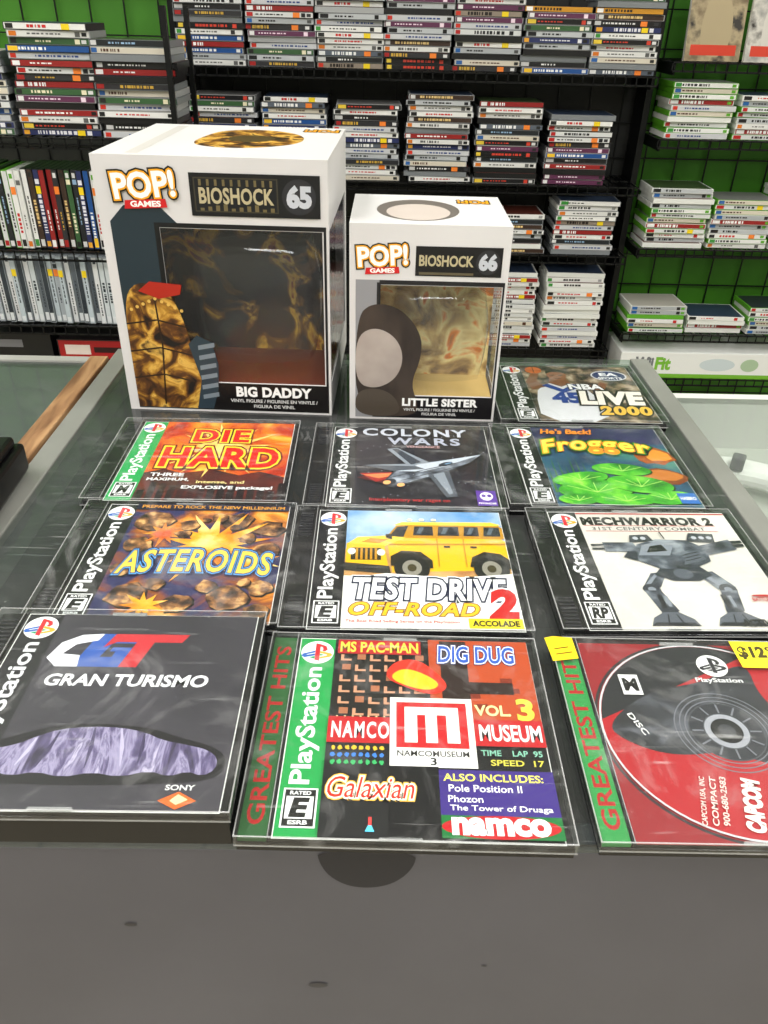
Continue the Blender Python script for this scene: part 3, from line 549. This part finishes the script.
cols=[('#d4d6d6','#1c1c20','#303034','#b02020'),('#18181a','#e8e8e8','#303034','#c0c0c0'),('#c4c6ca','#203c7c','#282828','#c83020'),('#101014','#d04030','#d8d8d8','#e0c040'),
('#902020','#f0f0f0','#181818','#e8e8e8'),('#e4e4e2','#c02020','#101010','#202020'),('#28305c','#e0e0e8','#181818','#e0a030'),('#a8acb0','#202020','#484848','#205ca0'),('#3c2c24','#e0c080','#202020','#d0d0d0'),
('#dadad8','#585858','#141414','#d07020'),('#202428','#90b0d0','#d0d0d0','#d8d8d8'),('#58606c','#f0f0f0','#202020','#e0e0e0'),('#e6e6e4','#282828','#9a9a9a','#3c8c3c')]
more=[('#1c4c8c','#f0f0f0','#e0e0e0','#f0c030'),('#c88c28','#201810','#181818','#f0f0f0'),('#385c38','#e8e0c0','#d8d8d8','#202020'),('#8c8074','#241c18','#202020','#c83020'),('#d0c8b8','#4c2c1c','#282828','#2c5c9c'),('#5c2c4c','#f0d8e8','#202020','#e0e0e0'),('#b8bcc0','#101010','#18181c','#18181c'),('#2c2c30','#c8a040','#d8d8d8','#a02020')]
sh_ps=[mat('#7c8084',.3),mat('#1a1a1c',.35),mat('#a4a6a8',.35)]
tops=[mat(c,.35) for c in ('#2c3038','#5c3028','#303c50','#787878','#3c4c30','#b0aca4')]
PS=[casemesh(i,.186,.135,.0145,sh_ps[(0,1,0,2,1)[i%5]],mat(c[0],.4),mat(c[1],.4),mat(c[2],.4),mat(c[3],.4),tops[i%6]) for i,c in enumerate(cols+more+cols[:7]+more[4:]+[cols[12],cols[9],cols[0],cols[5]])]
gsh=mat('#5ca42c',.35); wsh=mat('#e0e2de',.35)
XB=[casemesh(40+i,.186,.135,.0145,gsh if i%3==0 else wsh,mat(c[0],.4),mat(c[1],.4),mat('#5ca42c' if i%2 else '#f4f4f2',.4),mat(c[3],.4),tops[i%6]) for i,c in enumerate([cols[0],cols[5],cols[9],cols[12],cols[2],cols[7],cols[0],cols[4],cols[5],more[4],more[6]])]
WI=[casemesh(70+i,.186,.135,.0145,wsh,mat(c[0],.4),mat(c[1],.4),mat(c[2],.4),mat(c[3],.4),tops[i%6]) for i,c in enumerate([cols[0],cols[5],cols[9],cols[12],cols[2],cols[5],cols[4],cols[12],more[4]])]
BX=[casemesh(90+i,.19,.135,.0145,mat('#161618',.35),mat(c[0],.4),mat(c[1],.4),mat(c[2],.4),mat(c[3],.4),tops[i%6]) for i,c in enumerate([cols[1],cols[3],cols[0],cols[10],cols[4],cols[8],cols[6],cols[1],cols[12],more[2],more[0],more[7]])]
GR=[casemesh(110+i,.178,.135,.0145,mat('#9aa2a8',.3),mat(c,.4),mat('#283038',.4),mat('#404850',.4),mat('#d8dce0',.4)) for i,c in enumerate(['#c8d0d4','#a0a8b0','#5c646c','#d8dadc','#303840','#8898a4','#b8c4cc'])]
T=.0145
places=[]; SID=[0]
RR=random.Random(5)
def stack(x0,z,n,lib,label,group,y=2.5,prio=1,lean=0):
    SID[0]+=1
    for i in range(n):
        dx=RR.uniform(-.005,.005)+lean*i+(RR.uniform(-.008,.008) if RR.random()<.15 else 0); me=RR.choice(lib)
        mm=Matrix.Translation((x0+max(-.001,dx+.003)+.093,y+RR.uniform(0,.016)+.067,z+i*T+.0003))@Matrix.Rotation(math.radians(RR.uniform(-1.8,1.8)+(180 if RR.random()<.12 else 0)),4,'Z')@Matrix.Translation((-.093,-.067,0))
        places.append((me,mm,label,group,prio,SID[0]))
for i in range(7): stack(-.563+i*.1905,1.162,[14,12,15,13,14,11,13][i],PS,'slim game case lying in a stack on wire shelf','stacked game cases on the upper wire shelf',prio=2)
for i in range(6): stack(-.545+i*.207,.872,[15,15,14,16,15,13][i],PS,'slim game case lying in a tall stack','stacked game cases on the middle wire shelf',prio=3 if i<2 else 0)
for x,n in ((.12,8),(.325,8),(.545,11)): stack(x,.668,n,PS+WI,'game case with pale spine lying in a stack','stacked game cases on the lower middle shelf',prio=0 if x>.2 else 3)
for x,n in ((.12,16),(.33,17),(.545,17)): stack(x,.36,n,WI,'white game case lying in a stack','stacked white game cases on the low shelf',prio=0 if x>.2 else 3)
for z,n in ((1.005,10),(.695,12),(.42,6)):
    for i in range(3): stack(.83+i*.2,z,n-(i%2)*2,XB,'white and green game case lying in a stack','stacked white and green game cases',prio=0 if i<2 else 3)
stack(-.86,1.03,16,BX+PS,'dark game case in a loose stack on rack','stacked game cases on the freestanding rack',y=2.06,lean=.0006)
stack(-.664,1.03,14,BX+PS,'dark game case in a loose stack on rack','stacked game cases on the freestanding rack',y=2.06)
stack(-1.06,1.03,12,PS,'pale game case in a stack on rack','stacked game cases on the freestanding rack',y=2.06)
def standing(x0,x1,z,lib,label,group):
    x=x0; SID[0]+=1
    while x<x1:
        me=RR.choice(lib); y=2.06+RR.uniform(0,.012)
        mm=Matrix.Translation((x+T,y,z+.0004))@Matrix.Rotation(-math.pi/2,4,'Y')
        places.append((me,mm,label,group,0,SID[0])); x+=T+.0008
standing(-1.05,-.64,.765,BX+XB[:3],'slim game case standing upright with dark spine','upright game cases on the rack')
standing(-1.05,-.60,.568,GR,'grey game case standing upright on rack','upright grey game cases on the rack')
places.sort(key=lambda p:(p[4],p[5]))
cut=299
while cut>0 and cut<len(places) and places[cut][5]==places[cut-1][5]: cut-=1
ind=places[:cut]; rest=places[cut:]
for me,mm,lab,g,_,_s in ind:
    o=bpy.data.objects.new('media_case',me); COL.objects.link(o); o.matrix_world=mm; o['label']=lab; o['category']='game case'; o['group']=g
if rest:
    V=[];F=[];MI=[];mats=[]
    for me,mm,*_ in rest:
        b0=len(V); V+=[tuple(mm@v.co) for v in me.vertices]; idx=[]
        for q in me.materials:
            if q not in mats: mats.append(q)
            idx.append(mats.index(q))
        for p_ in me.polygons: F.append(tuple(b0+v for v in p_.vertices)); MI.append(idx[p_.material_index])
    me=bpy.data.meshes.new('media_case_stacks'); me.from_pydata(V,[],F)
    for q in mats: me.materials.append(q)
    me.polygons.foreach_set('material_index',MI); me.update()
    o=link(bpy.data.objects.new('media_case_stacks',me)); o['kind']='stuff'; tag(o,'many slim game cases stacked on wire shelves','game cases')
def book(x,z,w,h,col,col2,rz):
    e=empty('guide_book',(x,2.55,z),rz,'large softcover guide book leaning on wire shelf','book','guide books on the top shelf')
    o=boxes('book_block',[(0,0,0,w,.012,h,mat('#e4e0d8',.6))],e,0,1,None,(math.radians(-9),0,0))
    c_=Art(); c_.rect(0,0,w*1000,h*1000,noisemat('book_cover',[(.38,col),(.5,col2),(.62,'#2c2824')],16,6)); c_.rect(12,h*1000-50,w*1000-12,h*1000-22,'#e8e0d0'); c_.smooth([(w*250,10),(w*220,h*500),(w*500,h*800),(w*800,h*520),(w*760,10)],mat(col2,.4)); c_.rect(14,14,w*1000-14,40,'#c83820'); c_.build('book_cover',e,(0,-.0006,0),(math.radians(81),0,0))
book(.86,1.20,.16,.24,'#6c5c44','#a89878',.05); book(1.03,1.20,.16,.25,'#8c8c88','#c8c4bc',-.05); book(1.22,1.20,.17,.25,'#5c2c24','#a86c4c',.04)
e=empty('balance_board_box',(.825,2.48,.27),0,'long flat white product box on low shelf','box')
boxes('box_carton',[(0,0,0,.56,.2,.088,mat('#e8eae8',.4))],e,.001)
f=Art(); f.rect(0,0,560,14,'#78b838'); f.text('Wii',82,50,58,40,'#74787c',off=.05); f.text('Fit',146,50,48,40,'#78b838',off=.05); f.ell(330,48,60,22,'#c8d4d8'); f.ell(440,48,30,22,'#a8c0a0'); f.build('box_print',e,(0,-.0004,0),(math.pi/2,0,0))
e=empty('accessory_box',(-.885,2.08,.40),0,'red and black product box on rack','box')
boxes('box_carton',[(0,0,0,.26,.16,.115,mat('#1c1618',.4))],e,.001)
f=Art(); f.rect(4,60,256,112,'#a81c20'); f.rect(20,72,90,100,'#e8d8d0'); f.rect(100,78,200,94,'#301012'); f.rect(20,18,150,30,'#c8c8c8'); f.ell(215,32,26,20,'#585c64'); f.build('box_print',e,(0,-.0004,0),(math.pi/2,0,0))
e=empty('accessory_box',(-1.1,2.08,.40),0,'plain black product box on rack','box')
boxes('box_carton',[(0,0,0,.2,.16,.13,mat('#141416',.4))],e,.001)
f=Art(); f.rect(10,90,120,112,'#78787c'); f.rect(10,20,80,60,'#2c3c58'); f.build('box_print',e,(0,-.0004,0),(math.pi/2,0,0))

# ------------------------------------------------------------ lights
def area(x,y,z,sx,sy,pw,col=(1,.975,.945)):
    e=empty('ceiling_light',(x,y,2.8),0,'white fluorescent ceiling fixture','ceiling light','fluorescent ceiling fixtures')
    boxes('fixture_frame',[(-sx/2-.03,-sy/2-.03,-.05,-sx/2,sy/2+.03,0,'#e8e8e8'),(sx/2,-sy/2-.03,-.05,sx/2+.03,sy/2+.03,0,'#e8e8e8'),(-sx/2,-sy/2-.03,-.05,sx/2,-sy/2,0,'#e8e8e8'),(-sx/2,sy/2,-.05,sx/2,sy/2+.03,0,'#e8e8e8')],e,0)
    l=bpy.data.lights.new('lamp','AREA'); l.shape='RECTANGLE'; l.size=sx; l.size_y=sy; l.energy=pw; l.color=col
    link(bpy.data.objects.new('ceiling_lamp',l),e,(0,0,-.03))
area(-1.2,.1,2.8,.5,1.2,42); area(1.1,.1,2.8,.5,1.2,42); area(-.1,-1.2,2.8,1.2,.5,44); area(1.95,1.6,2.8,.5,1.2,26); area(-1.9,1.6,2.8,.5,1.2,26)
w=bpy.data.worlds.new('world'); SC.world=w; w.use_nodes=True; w.node_tree.nodes['Background'].inputs[0].default_value=(.8,.85,.9,1); w.node_tree.nodes['Background'].inputs[1].default_value=.3

# ------------------------------------------------------------ camera
cam=bpy.data.cameras.new('camera'); co=bpy.data.objects.new('camera',cam); COL.objects.link(co)
cam.sensor_fit='VERTICAL'; cam.sensor_height=36; cam.lens=27.42; cam.clip_start=.01
R=Matrix.Rotation(math.radians(-1),3,'Z')@Matrix.Rotation(math.radians(57.23),3,'X')@Matrix.Rotation(math.radians(1.5),3,'Z')
M=R.to_4x4(); M.translation=Vector((0,0,1.3025)); co.matrix_world=M
SC.camera=co
